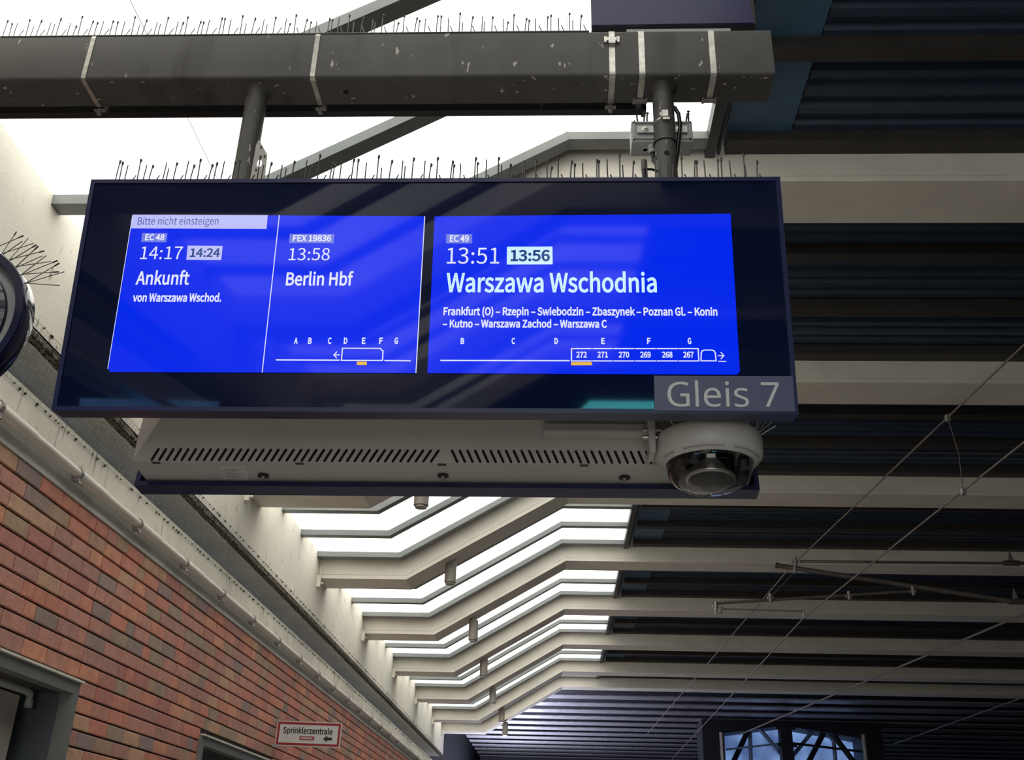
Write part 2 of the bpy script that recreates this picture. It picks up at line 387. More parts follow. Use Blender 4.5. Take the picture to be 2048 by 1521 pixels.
# bird net in front of the gap
bm = B()
def thin(bm, a, b, r=.0008):
    tube(bm, [a, b], r, 3, False)
A0, A1 = Vector((-2.588, 0, 2.035)), Vector((-2.512, 0, 2.335))
for k in range(8):
    p = A0.lerp(A1, k/7); thin(bm, p+Vector((0, 2, 0)), p+Vector((0, 14, 0)), .0007 if 0 < k < 7 else .0012)
yy = 2.0
while yy < 12:
    thin(bm, A0+Vector((0, yy, 0)), A1+Vector((0, yy+.03, 0))); yy += .05
tag(obj('bird_net', bm, M['steel_dull']), 'fine wire bird net stretched over the dark gap above the cream ledge', 'net')
bm = B(); yy = 2.3
while yy < 22:
    for p in (A0, A1):
        q = p+Vector((0, yy+rnd.uniform(-.03, .03), 0)); e_ = rnd.uniform(.4, 1); box(bm, q.x-.004, q.x+.006, q.y-.004*e_, q.y+.004*e_, q.z-.012*e_, q.z+.003)
    yy += rnd.choice([.05, .1, .15])
o = obj('net_hooks', bm, M['dirt'], wl); o['kind'] = 'stuff'
# conduit
t = empty('wall_conduit', (-2.56, 5, 1.84), label='cream plastic conduit pipe clipped along the top of the brick wall', cat='pipe')
bm = B(); tube(bm, [(-2.563, -3, 1.858), (-2.563, 23.5, 1.858)], .025, 16); obj('pipe', bm, M['pvc'], t, True)
yy = 5.04-.87*5
while yy < 23:
    bm = B(); tube(bm, [(-2.563, yy+.0, 1.858), (-2.563, yy+.35, 1.858)], .030, 16); obj('sleeve', bm, M['pvc'], t, True) if yy < 7 else bm.free()
    bm = B(); tube(bm, [(-2.563, yy-.012, 1.858), (-2.563, yy+.012, 1.858)], .033, 12); box(bm, -2.585, -2.545, yy-.02, yy+.02, 1.812, 1.835); tube(bm, [(-2.555, yy, 1.815), (-2.535, yy, 1.795)], .008, 8)
    obj('clip', bm, M['steel_dull'], t); yy += .87
# ------------------------------------------------------------------ doors in the brick wall
def opening(name, y0, y1, z1, deep):
    t = empty(name, (XB, (y0+y1)/2, 0), kind='structure')
    bm = B(); w_ = .068; p = XB+.02
    box(bm, XB-.05, p, y0, y1, z1-w_, z1); box(bm, XB-.05, p, y1-w_, y1, -1.55, z1-w_); box(bm, XB-.05, p, y0, y0+w_, -1.55, z1-w_); obj('door_frame', bm, M['doorframe'], t)
    bm = B(); box(bm, XB-.03, p+.018, y0, y1+.008, z1-.004, z1+.006); obj('drip_edge', bm, M['ledge'], t)
    bm = B(); box(bm, XB-deep, XB-.05, y1-w_-.002, y1, -1.55, z1); box(bm, XB-deep, XB-.05, y0, y0+w_, -1.55, z1); obj('jamb', bm, M['jamb'], t)
    bm = B(); box(bm, XB-deep, XB-.05, y0, y1, z1-w_, z1); obj('head', bm, M['purlin'], t)
    bm = B(); box(bm, XB-deep-.03, XB-deep, y0, y1, -1.55, z1); obj('leaf', bm, M['jamb'], t)
    return t
d1 = opening('door_1', *D1, .34)
q = onX(40, 1392, XB-.18)
bm = B(); box(bm, XB-.34, XB-.18, D1[0]+.07, q.y, -1.5, q.z); obj('speckled_panel', bm, M['speckle'], d1)
bm = B(); tube(bm, [(XB-.165, D1[0]+.1, q.z+.03), (XB-.165, q.y+.03, q.z+.03), (XB-.165, q.y+.065, q.z+.02), (XB-.165, q.y+.08, q.z-.01), (XB-.165, q.y+.08, q.z-.05)], .022, 10); obj('channel_trim', bm, M['plastic_grey'], d1, True)
d2 = opening('door_2', *D2, .2)
# ------------------------------------------------------------------ text
_fc = {}
def bfont(fn):                                        # the sans serifs that ship inside Blender
    try: return bpy.data.fonts.load(bpy.utils.resource_path('LOCAL')+'/datafiles/fonts/'+fn)
    except Exception: return None
FONT = bfont('Noto Sans CJK Regular.woff2'); FONT2 = bfont('NotoSansHebrew-Regular.woff2')
def text_mesh(s, bold=0.0, F=None):
    F = F or FONT; k = (s, bold, F)
    if k in _fc: return _fc[k]
    cu = bpy.data.curves.new('t', 'FONT'); cu.body = s; cu.size = 1; cu.resolution_u = 4; cu.offset = bold; cu.fill_mode = 'FRONT'
    if F: cu.font = F
    o = bpy.data.objects.new('t', cu); C.objects.link(o); dg = bpy.context.evaluated_depsgraph_get(); dg.update()
    me = bpy.data.meshes.new_from_object(o.evaluated_get(dg)); pts = [v.co.copy() for v in me.vertices]
    tris = [tuple(p.vertices) for p in me.polygons]
    C.objects.unlink(o); bpy.data.objects.remove(o); bpy.data.curves.remove(cu); bpy.data.meshes.remove(me)
    _fc[k] = (pts, tris); return _fc[k]
CAPH = max(v.y for v in text_mesh('H')[0])
def put_text(name, s, pl, xl, xr, base, top, m, parent, off=.0012, bold=0.0, xb=None, F=None):
    """pl: plane dict (o,u,v,n); xl,xr,base,top: where the word stands on the plane (measured off the photograph once)"""
    p0 = pl['uv'](xl, base); p1 = pl['uv'](xr, xb if xb else base); pt = pl['uv'](xl, top)
    pts, tris = text_mesh(s, bold, F); caph = max(v.y for v in text_mesh('H', 0, F)[0]); mnx = min(v.x for v in pts); mxx = max(v.x for v in pts)
    sx = (p1[0]-p0[0])/(mxx-mnx); sy = (pt[1]-p0[1])/caph; tilt = (p1[1]-p0[1])/(p1[0]-p0[0])
    me = bpy.data.meshes.new(name)
    vs = []
    for v in pts:
        a = p0[0]+(v.x-mnx)*sx; b = p0[1]+v.y*sy
        vs.append(pl['o']+pl['u']*a+pl['v']*b+pl['n']*off)
    me.from_pydata(vs, [], tris); me.materials.append(m)
    return link(name, me, parent)
def plane(o, u, v):
    n = u.cross(v).normalized()
    if n.dot(o) > 0: n = -n
    P = dict(o=o, u=u, v=v, n=n)
    def uv(x, y):
        d = ray(x, y); t_ = o.dot(n)/d.dot(n); q_ = d*t_-o; return q_.dot(u), q_.dot(v)
    P['uv'] = uv
    P['at'] = lambda a, b, h=0: o+u*a+v*b+n*h
    return P
def quadpl(name, pl, pxs, m, parent, off=.0008, th=.0004):
    bm = B(); pts = [pl['at'](*pl['uv'](x, y), off) for x, y in pxs]; poly_prism(bm, pts, -pl['n']*th); return obj(name, bm, m, parent)
def linepl(bm, pl, pxs, wpx, off, closed=False):
    P = [pl['uv'](x, y) for x, y in pxs]; s = wpx*.00128/2
    if closed: P = P+[P[0]]
    for a, b in zip(P, P[1:]):
        d = Vector((b[0]-a[0], b[1]-a[1])); l = d.length; d /= l; n_ = Vector((-d.y, d.x))
        a2 = Vector(a)-d*s*.9; b2 = Vector(b)+d*s*.9
        bm.faces.new([bm.verts.new(pl['at'](*(q_), off)) for q_ in (a2-n_*s, b2-n_*s, b2+n_*s, a2+n_*s)])
# ------------------------------------------------------------------ front display
DX, DZ, DW, DH, DT, DY = -.3547, 1.05, 1.9129, .6791, .1136, 2.3739
U = Vector((math.cos(.0052), math.sin(.0052), .0049)).normalized()
V = Vector((0, -math.sin(DT), math.cos(DT))); V = (V-U*U.dot(V)).normalized()
pl = plane(Vector((DX, DY, DZ)), U, V); N = pl['n']
disp = empty('platform_display', (DX, DY, DZ), label='large navy glass departure display showing blue train screens, hanging in front', cat='display')
def rect_ring(bm, w0, w1, h0, h1, t_, d0, d1):
    for a, b, c_, d_ in ((w0, w1, h0, h0+t_), (w0, w1, h1-t_, h1), (w0, w0+t_, h0+t_, h1-t_), (w1-t_, w1, h0+t_, h1-t_)):
        fbox(bm, pl['at'](a, c_, d0), U, V, N, b-a, d_-c_, d1-d0)
hw = DW/2
bm = B(); fbox(bm, pl['at'](-hw+.012, .012, -.06), U, V, N, DW-.024, DH-.024, .058); obj('front_glass', bm, M['glass_navy'], disp)
bm = B(); rect_ring(bm, -hw, hw, 0, DH, .012, -.062, .002); obj('bezel_frame', bm, M['bezel'], disp)
bm = B(); 
F0 = [(-hw+.03, .01), (hw-.03, .01), (hw-.03, DH-.03), (-hw+.03, DH-.03)]; F1 = [(-hw+.2, .16), (hw-.2, .16), (hw-.2, DH-.16), (-hw+.2, DH-.16)]
hexa(bm, [pl['at'](a, b, -.17) for a, b in F1]+[pl['at'](a, b, -.061) for a, b in F0]); obj('rear_casing', bm, M['casing'], disp)
s1 = quadpl('screen', pl, [(266, 430), (850.4, 433), (832.3, 746.9), (221.2, 744.5), (215.4, 738.3)], M['scr_blue'], disp)
s2 = quadpl('screen', pl, [(869.3, 433.2), (1461, 428), (1479.5, 743.8), (1473.6, 750), (854.8, 746.9)], M['scr_blue'], disp)
W_, CY_ = M['scr_white'], M['scr_cyan']
quadpl('notice_bar', pl, [(266, 430), (535.6, 431), (533.2, 458.4), (262.3, 457.4)], M['scr_lilac'], s1, .0012)
quadpl('train_tag', pl, [(284.5, 466.6), (335, 467.1), (333, 485.2), (282.7, 484.5)], M['scr_tag'], s1, .0012)
quadpl('delay_box', pl, [(375.6, 492), (445.4, 492.6), (442.6, 520.8), (373, 520.3)], M['scr_lilac'], s1, .0012)
quadpl('train_tag', pl, [(579.7, 468.4), (668.8, 469.1), (667.4, 487.3), (578.2, 486.6)], M['scr_tag'], s1, .0012)
T = lambda s, xl, xr, b, tp, m=W_, p=s1, bold=.0, nm='lettering', off=.0016: put_text(nm, s, pl, xl, xr, b, tp, m, p, off, bold)
T('Bitte nicht einsteigen', 275, 436.5, 450.3, 435.8, M['scr_dark'])
T('EC 48', 290, 328.6, 481, 469.6, bold=.012)
T('14:17', 280, 363.5, 519, 494)
T('14:24', 379.6, 439.5, 514.3, 498.2, M['scr_navy'], bold=.01)
T('Ankunft', 271, 377.8, 569.5, 544.3, bold=.008)
T('von Warszawa Wschod.', 265, 442.4, 603.6, 588.2, bold=.012)
T('FEX 19836', 585.4, 662, 483.2, 471.3, bold=.012)
T('13:58', 577.2, 658.8, 521.3, 497.3)
T('Berlin Hbf', 571.6, 705.8, 571, 546.3, bold=.008)
for ch, x in zip('ABCDEFG', (591.7, 619.7, 659.3, 691.1, 727.3, 761.9, 792.3)): T(ch, x-3.6, x+3.6, 688.1, 676.8, bold=.015)
def diagram(p, build, m=W_, nm='train_diagram', off=.0016):
    bm = B(); build(bm); return obj(nm, bm, m, p)
def dl(bm):
    linepl(bm, pl, DL_, DW_, .0016)
for DL_, DW_ in (([(558.9, 432), (524.7, 745)], 1.8), ([(849.6, 434), (832, 746.2)], 1.8), ([(265.5, 432), (216, 738)], 1.2)): diagram(s1, dl, nm='divider_line')
def tr1(bm):
    linepl(bm, pl, [(553, 720.6), (678.5, 721.2)], 2.6, .0016); linepl(bm, pl, [(770, 722), (820.5, 722.4)], 2.4, .0016)
    linepl(bm, pl, [(685.3, 697.3), (760.5, 697.6), (766.2, 703.2), (765.2, 721.8), (683, 721.6)], 2.3, .0016, True)
    linepl(bm, pl, [(668, 710.6), (679, 710.7)], 2, .0016); linepl(bm, pl, [(674, 704.6), (668, 710.6), (673.3, 716.6)], 2, .0016)
diagram(s1, tr1)
quadpl('class_marker', pl, [(714, 724.2), (734, 724.4), (733.6, 731), (713.4, 730.8)], M['scr_yel'], s1, .0018)
quadpl('train_tag', pl, [(892.6, 469), (944.5, 469), (944, 487.5), (892, 487.5)], M['scr_tag'], s2, .0012)
quadpl('delay_box', pl, [(1014, 494.2), (1104.8, 493.8), (1105.2, 529.3), (1013.8, 529.6)], CY_, s2, .0012)
T('EC 49', 899.4, 937.8, 484, 471.6, p=s2, bold=.012)
T('13:51', 893.5, 998.2, 528, 496.5, p=s2)
T('13:56', 1021, 1099.8, 522.3, 501.6, M['scr_navy'], s2, .012)
T('Warszawa Wschodnia', 892, 1313.8, 584.4, 547.8, CY_, s2, .008)
T('Frankfurt (O) \u2013 Rzepin \u2013 Swiebodzin \u2013 Zbaszynek \u2013 Poznan Gl. \u2013 Konin', 887, 1434.9, 630.7, 616.2, p=s2, bold=.012)
T('\u2013 Kutno \u2013 Warszawa Zachod \u2013 Warszawa C', 885.7, 1213.8, 655.2, 640.8, p=s2, bold=.012)
for ch, x in zip('BCDEFG', (924.8, 1026.7, 1112.3, 1206, 1297.8, 1379)): T(ch, x-3.6, x+3.6, 688.3, 677.3, p=s2, bold=.015)
ex = [1142, 1184.1, 1226.3, 1269.3, 1312.7, 1356.4, 1397.4]
for i, s in enumerate(('272', '271', '270', '269', '268', '267')): xm = (ex[i]+ex[i+1])/2; T(s, xm-10.6, xm+10.6, 715.6, 704.7, p=s2, bold=.012)
def tr2(bm):
    linepl(bm, pl, [(882, 721.8), (1138, 722.3)], 2.6, .0016)
    for a, b in zip(ex, ex[1:]):
        linepl(bm, pl, [(a+1.5, 698), (b-2, 698)], 2.3, .0016); linepl(bm, pl, [(a+1.5, 722.8), (b-2, 722.8)], 2.3, .0016)
    linepl(bm, pl, [(1143, 698), (1143, 722.8)], 2.3, .0016); linepl(bm, pl, [(1396, 698), (1397.6, 722.8)], 2.3, .0016)
    linepl(bm, pl, [(1402, 722.6), (1402.3, 707), (1404, 703), (1408, 701), (1424, 701), (1428.5, 703), (1430.5, 707.5), (1432, 722.6)], 2.3, .0016, True)
    linepl(bm, pl, [(1436.5, 712.3), (1447.5, 712.3)], 2, .0016); linepl(bm, pl, [(1442, 706), (1447.5, 712.3), (1442, 718.5)], 2, .0016); linepl(bm, pl, [(1437, 723.4), (1451.5, 723.6)], 2, .0016)
diagram(s2, tr2)
quadpl('class_marker', pl, [(1142.3, 725.2), (1184, 725.2), (1184, 731.4), (1142, 731.4)], M['scr_yel'], s2, .0018)
tp = quadpl('track_plate', pl, [(1307.6, 752.7), (1584.6, 753.4), (1590, 824.3), (1309.3, 822.4)], M['gleis'], disp, .0035, .003)
put_text('lettering', 'Gleis 7', pl, 1335.3, 1559.8, 814.2, 765.5, M['gleis_text'], tp, .0045, .0, xb=815.5, F=FONT2)
# ------------------------------------------------------------------ rear display (seen from behind)
rd = empty('rear_display', (-.35, 2.85, 1.0), label='grey display back with a row of vent slots, behind the front display', cat='display')
zb = 1.0
c1 = onZ(283, 989, zb); c2 = onZ(1513, 999, zb); xl, xr, yr = c1.x, c2.x, (c1.y+c2.y)/2
rv = Vector((0, math.sin(DT), math.cos(DT))); ru = Vector((1, (c2.y-c1.y)/(c2.x-c1.x), 0)).normalized(); rn = Vector((0, -1, 0)); rn = (ru.cross(rv)).normalized(); rn = rn if rn.y < 0 else -rn
o0 = Vector((xl, c1.y, zb)); RW = (c2-c1).length
def rp(a, b, h): return o0+ru*a+rv*b+rn*h
bm = B()
for a, b, c_, d_ in ((0, RW, 0, .014), (0, RW, .66, .674), (0, .014, .014, .66), (RW-.014, RW, .014, .66)): fbox(bm, rp(a, c_, 0), ru, rv, rn, b-a, d_-c_, .062)
obj('bezel_frame', bm, M['bezel'], rd)
bm = B(); fbox(bm, rp(.014, .014, .004), ru, rv, rn, RW-.028, .646, .01); obj('front_glass', bm, M['glass_navy'], rd)
e = .03; k1 = .062; k2 = .175; k3 = .36; ins = .20
bm = B(); fbox(bm, rp(e, .02, .014), ru, rv, rn, RW-2*e, .63, k2-.014)
obj('casing_base', bm, M['casing'], rd)
def cr(i, j, h, ins_): return rp(e+ins_ if i == 0 else RW-e-ins_, .02+ins_ if j == 0 else .65-ins_, h)
bm = B(); A = [cr(0, 0, k2, 0), cr(1, 0, k2, 0), cr(1, 1, k2, 0), cr(0, 1, k2, 0)]; Bq = [cr(0, 0, k3, ins), cr(1, 0, k3, ins), cr(1, 1, k3, ins*.5), cr(0, 1, k3, ins*.5)]
hexa(bm, A+Bq); obj('casing_cover', bm, M['casing'], rd)
# vent slots on the sloping lower face of the cover
e1 = (A[1]-A[0]).normalized(); sl = (Bq[0]-A[0]); sl = (sl-e1*sl.dot(e1)).normalized(); nn = e1.cross(sl).normalized(); nn = nn if nn.z < 0 else -nn
slot_me = None
spl = plane(A[0], e1, sl)
def slotmesh(dx, dy, w_):
    bm = B(); n_ = 5; pts = []
    d = Vector((dx, dy, 0)); l = d.length; d /= l; s_ = Vector((-d.y, d.x, 0))*w_
    for k in range(n_+1): a = math.pi*k/n_-math.pi/2; pts.append(d*l+d*(math.cos(a)*w_)+s_*math.sin(a))
    for k in range(n_+1): a = math.pi*k/n_+math.pi/2; pts.append(d*(math.cos(a)*w_)+s_*math.sin(a))
    w3 = [e1*p.x+sl*p.y+nn*.0012 for p in pts]
    f = [bm.verts.new(p) for p in w3]; bm.faces.new(f); bm.normal_update()
    me = bpy.data.meshes.new('vent_slot'); bm.to_mesh(me); bm.free(); me.materials.append(M['slot']); return me
ax0, ay0 = spl['uv'](304, 920); ax1, ay1 = spl['uv'](317.5, 898.5)
mL = slotmesh(.022, ay1-ay0, .0036); mR = slotmesh(-.014, ay1-ay0, .0036)
bx, _ = spl['uv'](862, 921); step = (bx-ax0)/37
for k in range(38): link_at('vent_slot', mL, A[0]+e1*(ax0+step*k)+sl*ay0, rd)
cx0, _ = spl['uv'](906, 921)
for k in range(26): link_at('vent_slot', mR, A[0]+e1*(cx0+.012+step*k)+sl*ay0, rd)
# locks, clips and type label on the underside strip
ub = plane(rp(e, .02, k2), ru, -rn)
ul = plane(rp(e, .02, k2)-Vector((0, 0, 0)), ru, (rp(0, 0, 0)-rp(0, 0, 1)).normalized())
for x_, y_ in ((527, 951), (886, 951), (1249, 955)):
    a, b = ul['uv'](x_, y_); c_ = ul['at'](a, b, 0)
    bm = B(); lathe(bm, [(.0165, .0), (.0165, -.004), (.012, -.006), (.001, -.006)], c_, 24); o = obj('lock', bm, M['black'], rd, True)
    bm = B(); box(bm, c_.x-.004, c_.x+.004, c_.y-.004, c_.y+.004, c_.z-.008, c_.z-.005); obj('key_slot', bm, M['white_plastic'], o)
for x_ in (318, 602, 885, 1168):
    a, b = ul['uv'](x_, 934); c_ = ul['at'](a, .003, 0); bm = B(); box(bm, c_.x-.012, c_.x+.012, c_.y-.002, c_.y+.012, c_.z-.0015, c_.z+.001); obj('clip_slot', bm, M['purlin'], rd)
P4 = [ul['at'](*ul['uv'](x_, y_), .0012) for x_, y_ in ((439, 934), (490, 934), (499, 961), (450, 961))]
bm = B(); poly_prism(bm, P4, -ul['n']*.001); lb = obj('type_label', bm, M['white_sign'], rd)
bm = B()
for i in range(8):
    yy_ = 937.5+i*2.9; x0_, x1_ = 443+i*1.15, 484+i*1.15
    if i > 4: x0_ += 4
    p4 = [ul['at'](*ul['uv'](x_, y2), .0018) for x_, y2 in ((x0_, yy_), (x1_-(i % 3)*7, yy_), (x1_-(i % 3)*7, yy_+1.1), (x0_, yy_+1.1))]
    bm.faces.new([bm.verts.new(p) for p in p4])
obj('fine_print', bm, M['plastic_grey'], lb)
# ------------------------------------------------------------------ cross tube and hangers
TY0, TY1, TZ0, TZ1 = 2.55, 2.69, 2.318, 2.505
q = onY(1000, 152, TY0); TZ0 = q.z; q = onY(1000, 63, TY0); TZ1 = q.z
TXR = onY(1551, 150, TY0).x
t = empty('cross_tube', (0, TY0, TZ0), label='thick dark grey square steel tube crossing above the display', cat='beam')
bm = B(); box(bm, -3.2, TXR, TY0, TY1, TZ0, TZ1)
bmesh.ops.bevel(bm, geom=[e_ for e_ in bm.edges if abs((e_.verts[0].co-e_.verts[1].co).x) > 1], offset=.012, segments=4, affect='EDGES', profile=.5)
obj('tube_body', bm, M['tube'], t, True)
bm = B(); tube(bm, [onY(686, 185, TY0+.08)*1, onY(686, 185, TY0+.08)+Vector((0, 0, .001))], .001, 6)
bm.free()
h_ = onZ(692, 184, TZ0)
bm = B(); lathe(bm, [(.0095, -.001), (.0095, .001)], h_, 20); obj('drain_hole', bm, M['slot'], t)
t = empty('cable_bar', (0, TY1+.05, TZ0), label='thin black cable bar running behind the cross tube', cat='pipe')
ye = onZ(1284, 216, TZ0+.02)
bm = B(); box(bm, -3.2, ye.x, TY1+.02, TY1+.05, TZ0-.004, TZ0+.03); obj('bar', bm, M['black'], t)
bm = B(); box(bm, ye.x-.004, ye.x+.012, TY1+.015, TY1+.055, TZ0-.008, TZ0+.034); obj('end_cap', bm, M['black'], t)
def hanger(px0, px1, label, extra):
    a = onZ(px0[0], px0[1], TZ0); y_ = (TY0+TY1)/2; a = onY(px0[0], px0[1], y_); a.z = TZ0
    b = onY(px1[0], px1[1], y_)
    t = empty('hanger_pipe', (a.x, y_, a.z), label=label, cat='pipe', group='pipes carrying the display')
    x_ = (a.x+b.x)/2
    bm = B(); tube(bm, [(x_, y_, TZ0), (x_, y_, 1.55)], .0345, 28); obj('pipe', bm, M['tube'], t, True)
    bm = B(); lathe(bm, [(.0345, -.02), (.037, -.012), (.044, -.003), (.048, 0)], (x_, y_, TZ0), 28); obj('weld_collar', bm, M['tube'], t, True)
    return t, x_, y_
h1, hx1, hy = hanger((517, 177), (486.5, 356), 'left round pipe hanging from the cross tube down to the display', 0)
h2, hx2, _ = hanger((1325, 177), (1333.6, 356), 'right round pipe hanging from the cross tube, beside the grey junction box', 0)
bm = B(); zc = onY(1333, 306, hy-.034).z; lathe(bm, [(.0085, -.001), (.0085, .001)], (hx2-.0005, hy-.0348, zc), 16, 'y'); obj('bolt_hole', bm, M['slot'], h2)
# perforated plate beside the left hanger
PX = hx1+.04
def ppl(x_, y_): return onX(x_, y_, PX)
poly = [onY(518, 279, hy-.03), onY(534, 308, hy-.03), onY(527, 370, hy-.03), onY(498, 370, hy-.03), onY(512, 290, hy-.03)]
bm = B(); poly_prism(bm, poly, (0, .006, 0)); pp = tag(obj('gusset_plate', bm, M['steel_dull']), 'grey perforated plate at the foot of the left hanger pipe', 'plate')
for x_, y_, r_ in ((522, 295, .0035), (529, 313, .0035), (519, 327, .010), (512, 340, .0035)):
    c_ = onY(x_, y_, hy-.031); bm = B(); lathe(bm, [(r_, -.0004), (r_, .0004)], (0, 0, 0), 14, 'y')
    for v in bm.verts: v.co = Vector((v.co.x*.75, v.co.y, v.co.z*1.4))+c_
    obj('hole_disc', bm, M['panel'] if r_ > .005 else M['slot'], pp)  # large hole drawn as a glowing disc, as if the skylight showed through
# steel straps round the tube
def strap(xp, label, buckle, wd=.019):
    x_ = onY(xp, 150, TY0).x
    t = empty('strap_clamp', (x_, TY0, TZ0), label=label, cat='strap', group='steel straps on the cross tube')
    bm = B(); g = .0022; pr = []
    def rr(o_):
        P = []; R_ = .012+o_
        for cx_, cz_, a0 in ((TY0+.012, TZ1-.012, 90), (TY0+.012, TZ0+.012, 180), (TY1-.012, TZ0+.012, 270), (TY1-.012, TZ1-.012, 0)):
            for k in range(4): a = math.radians(a0+30*k); P.append((cx_+R_*math.cos(a), cz_+R_*math.sin(a)))
        return P
    a, b = rr(.0004), rr(g); n_ = len(a)
    vs = [[bm.verts.new((x_+s_*wd/2, p[0], p[1])) for p in c_] for s_ in (-1, 1) for c_ in (a, b)]
    for i in range(n_):
        j = (i+1) % n_
        for p_, q_ in ((1, 3), (0, 1), (3, 2)): bm.faces.new((vs[p_][i], vs[p_][j], vs[q_][j], vs[q_][i]))
    obj('band', bm, M['steel'], t)
    if buckle == 'front':
        zz = TZ1-.045; bm = B(); box(bm, x_-.018, x_+.018, TY0-.010, TY0-.002, zz-.008, zz+.008); bev(bm, .002)
        for s_ in (-1, 1): box(bm, x_+s_*.021-.004, x_+s_*.021+.004, TY0-.008, TY0-.001, zz-.012, zz+.012)
        box(bm, x_-.011, x_+.011, TY0-.014, TY0-.002, zz-.022, zz-.006); obj('buckle', bm, M['steel'], t)
    if buckle in ('under', 'front', 'tail'):
        if buckle == 'under':
            yy_ = TY1-.022; bm = B(); box(bm, x_-.017, x_+.017, yy_-.009, yy_+.009, TZ0-.010, TZ0-.002); bev(bm, .002)
            for s_ in (-1, 1): box(bm, x_+s_*.020-.004, x_+s_*.020+.004, yy_-.013, yy_+.013, TZ0-.008, TZ0-.001)
            obj('buckle', bm, M['steel_dull'], t)
        else:
            bm = B(); box(bm, x_-.018, x_+.018, TY1-.004, TY1+.01, TZ0-.012, TZ0-.008); tube(bm, [(x_, TY1+.003, TZ0-.028), (x_, TY1+.003, TZ0-.006)], .0075, 10); obj('tail_bolt', bm, M['steel_dull'], t)
    return t
strap(168, 'steel strap round the cross tube, leftmost', 'tail', .015)
strap(625, 'steel strap on the cross tube just right of the left hanger pipe', 'tail', .016)
strap(1225, 'steel strap with a bright buckle on the front of the cross tube', 'front')
strap(1285, 'steel strap touching the left side of the right hanger pipe, buckle underneath', 'under')
strap(1428, 'steel strap nearest the right end of the cross tube', 'under')
# ------------------------------------------------------------------ bird spikes
def spikemesh(l, dx=0., dy=0., blob=False, r=.0019):
    bm = B(); tube(bm, [(0, 0, 0), (dx*.5+random.uniform(-.0008, .0008), dy*.5, l*.5), (dx, dy, l)], r, 4)
    if blob: tube(bm, [(dx, dy, l-.006), (dx+.0015, dy, l-.001), (dx-.001, dy, l+.001)], r*1.8, 4)
    me = bpy.data.meshes.new('spike'); bm.to_mesh(me); bm.free(); me.materials.append(M['wire']); return me
SP = [spikemesh(l, dx, dy, b) for l, dx, dy, b in ((.062, .001, 0, True), (.058, -.002, .004, False), (.066, .0, -.004, True), (.055, .004, 0, True), (.060, -.001, .006, False))]
SS = [spikemesh(l, dx, 0, False) for l, dx in ((.03, .012), (.028, -.010), (.024, .016))]
def spikerow(label, x0, x1, y_, z_, step, k=1.0, lean=True):
    t = empty('bird_spikes', ((x0+x1)/2, y_, z_), label=label, cat='bird spikes')
    bm = B(); box(bm, x0, x1, y_-.012, y_+.012, z_, z_+.002); obj('base_strip', bm, M['plastic_grey'], t)
    x_ = x0+.01; i = 0
    while x_ < x1:
        o = link_at('spike', SP[i % 5], (x_+random.uniform(-.004, .004), y_-.005, z_), t); o.scale = (1, 1, k*random.uniform(.9, 1.12))
        if i % 2 == 0: o = link_at('spike', SP[(i+2) % 5], (x_+step*.28, y_+.006, z_), t); o.scale = (1, 1, k*random.uniform(.85, 1.05))
        if lean and i % 2: link_at('spike', SS[0 if x_ < (x0+x1)*.5 else 1], (x_+step*.5, y_-.01, z_), t)
        x_ += step; i += 1
xa = onY(8, 70, TY0+.02).x; xb = onY(1178, 62, TY0+.02).x
spikerow('row of thin wire bird spikes along the top of the cross tube', xa, xb, TY0+.012, TZ1, .037, 1.25)
tl = pl['at'](-hw, DH, -.03)
spikerow('row of thin wire bird spikes along the top of the front display', onY(225, 352, tl.y).x, onY(1518, 350, tl.y).x, tl.y, tl.z-.004, .034, 1.35)
# ------------------------------------------------------------------ junction box behind right hanger
JY = hy+.045
j0 = onY(1264, 306, JY-.03); j1 = onY(1386, 268, JY-.03); jt = onY(1264, 242, JY-.03)
jx0, jx1 = j0.x, j1.x; jz1 = jt.z; jz0 = onY(1264, 284, JY-.03).z
t = empty('junction_box', ((jx0+jx1)/2, JY, jz0), label='light grey plastic junction box behind the right hanger pipe', cat='box')
bm = B(); box(bm, jx0, jx1, JY-.03, JY+.045, jz0, jz1); bev(bm, .006, 2); obj('body', bm, M['plastic_grey'], t, True)
bm = B(); g = .009
box(bm, jx0+g, jx1-g, JY-.036, JY-.03, jz0+g, jz0+g+.003); box(bm, jx0+g, jx1-g, JY-.036, JY-.03, jz1-g-.003, jz1-g); box(bm, jx0+g, jx0+g+.003, JY-.036, JY-.03, jz0+g, jz1-g); box(bm, jx1-g-.003, jx1-g, JY-.036, JY-.03, jz0+g, jz1-g)
obj('rim', bm, M['plastic_grey'], t)
zc = (jz0+jz1)/2
bm = B(); box(bm, jx0+.018, jx1-.018, JY-.041, JY-.036, zc-.013, zc+.013); bev(bm, .0015); obj('mounting_bar', bm, M['white_plastic'], t)
for s_ in (-1, 1):
    xx = (jx0+jx1)/2+s_*.055
    bm = B(); lathe(bm, [(.010, -.001), (.010, -.003), (.0045, -.004), (.0045, -.009), (.001, -.009)], (xx, JY-.041, zc), 16, 'y'); obj('bolt', bm, M['steel'], t)
    for z_ in (jz0+.007, jz1-.007):
        xx2 = (jx0+.007) if s_ < 0 else (jx1-.007); bm = B(); lathe(bm, [(.003, -.0005), (.003, .0005)], (xx2, JY-.0305, z_), 10, 'y'); obj('screw', bm, M['slot'], t)
    bm = B(); lathe(bm, [(.011, 0), (.011, -.0015), (.009, -.0015), (.009, 0)], ((jx0+jx1)/2+s_*.052, JY+.01, jz0), 18); obj('knockout', bm, M['cove'], t)
gx = onY(1297, 300, JY-.03).x
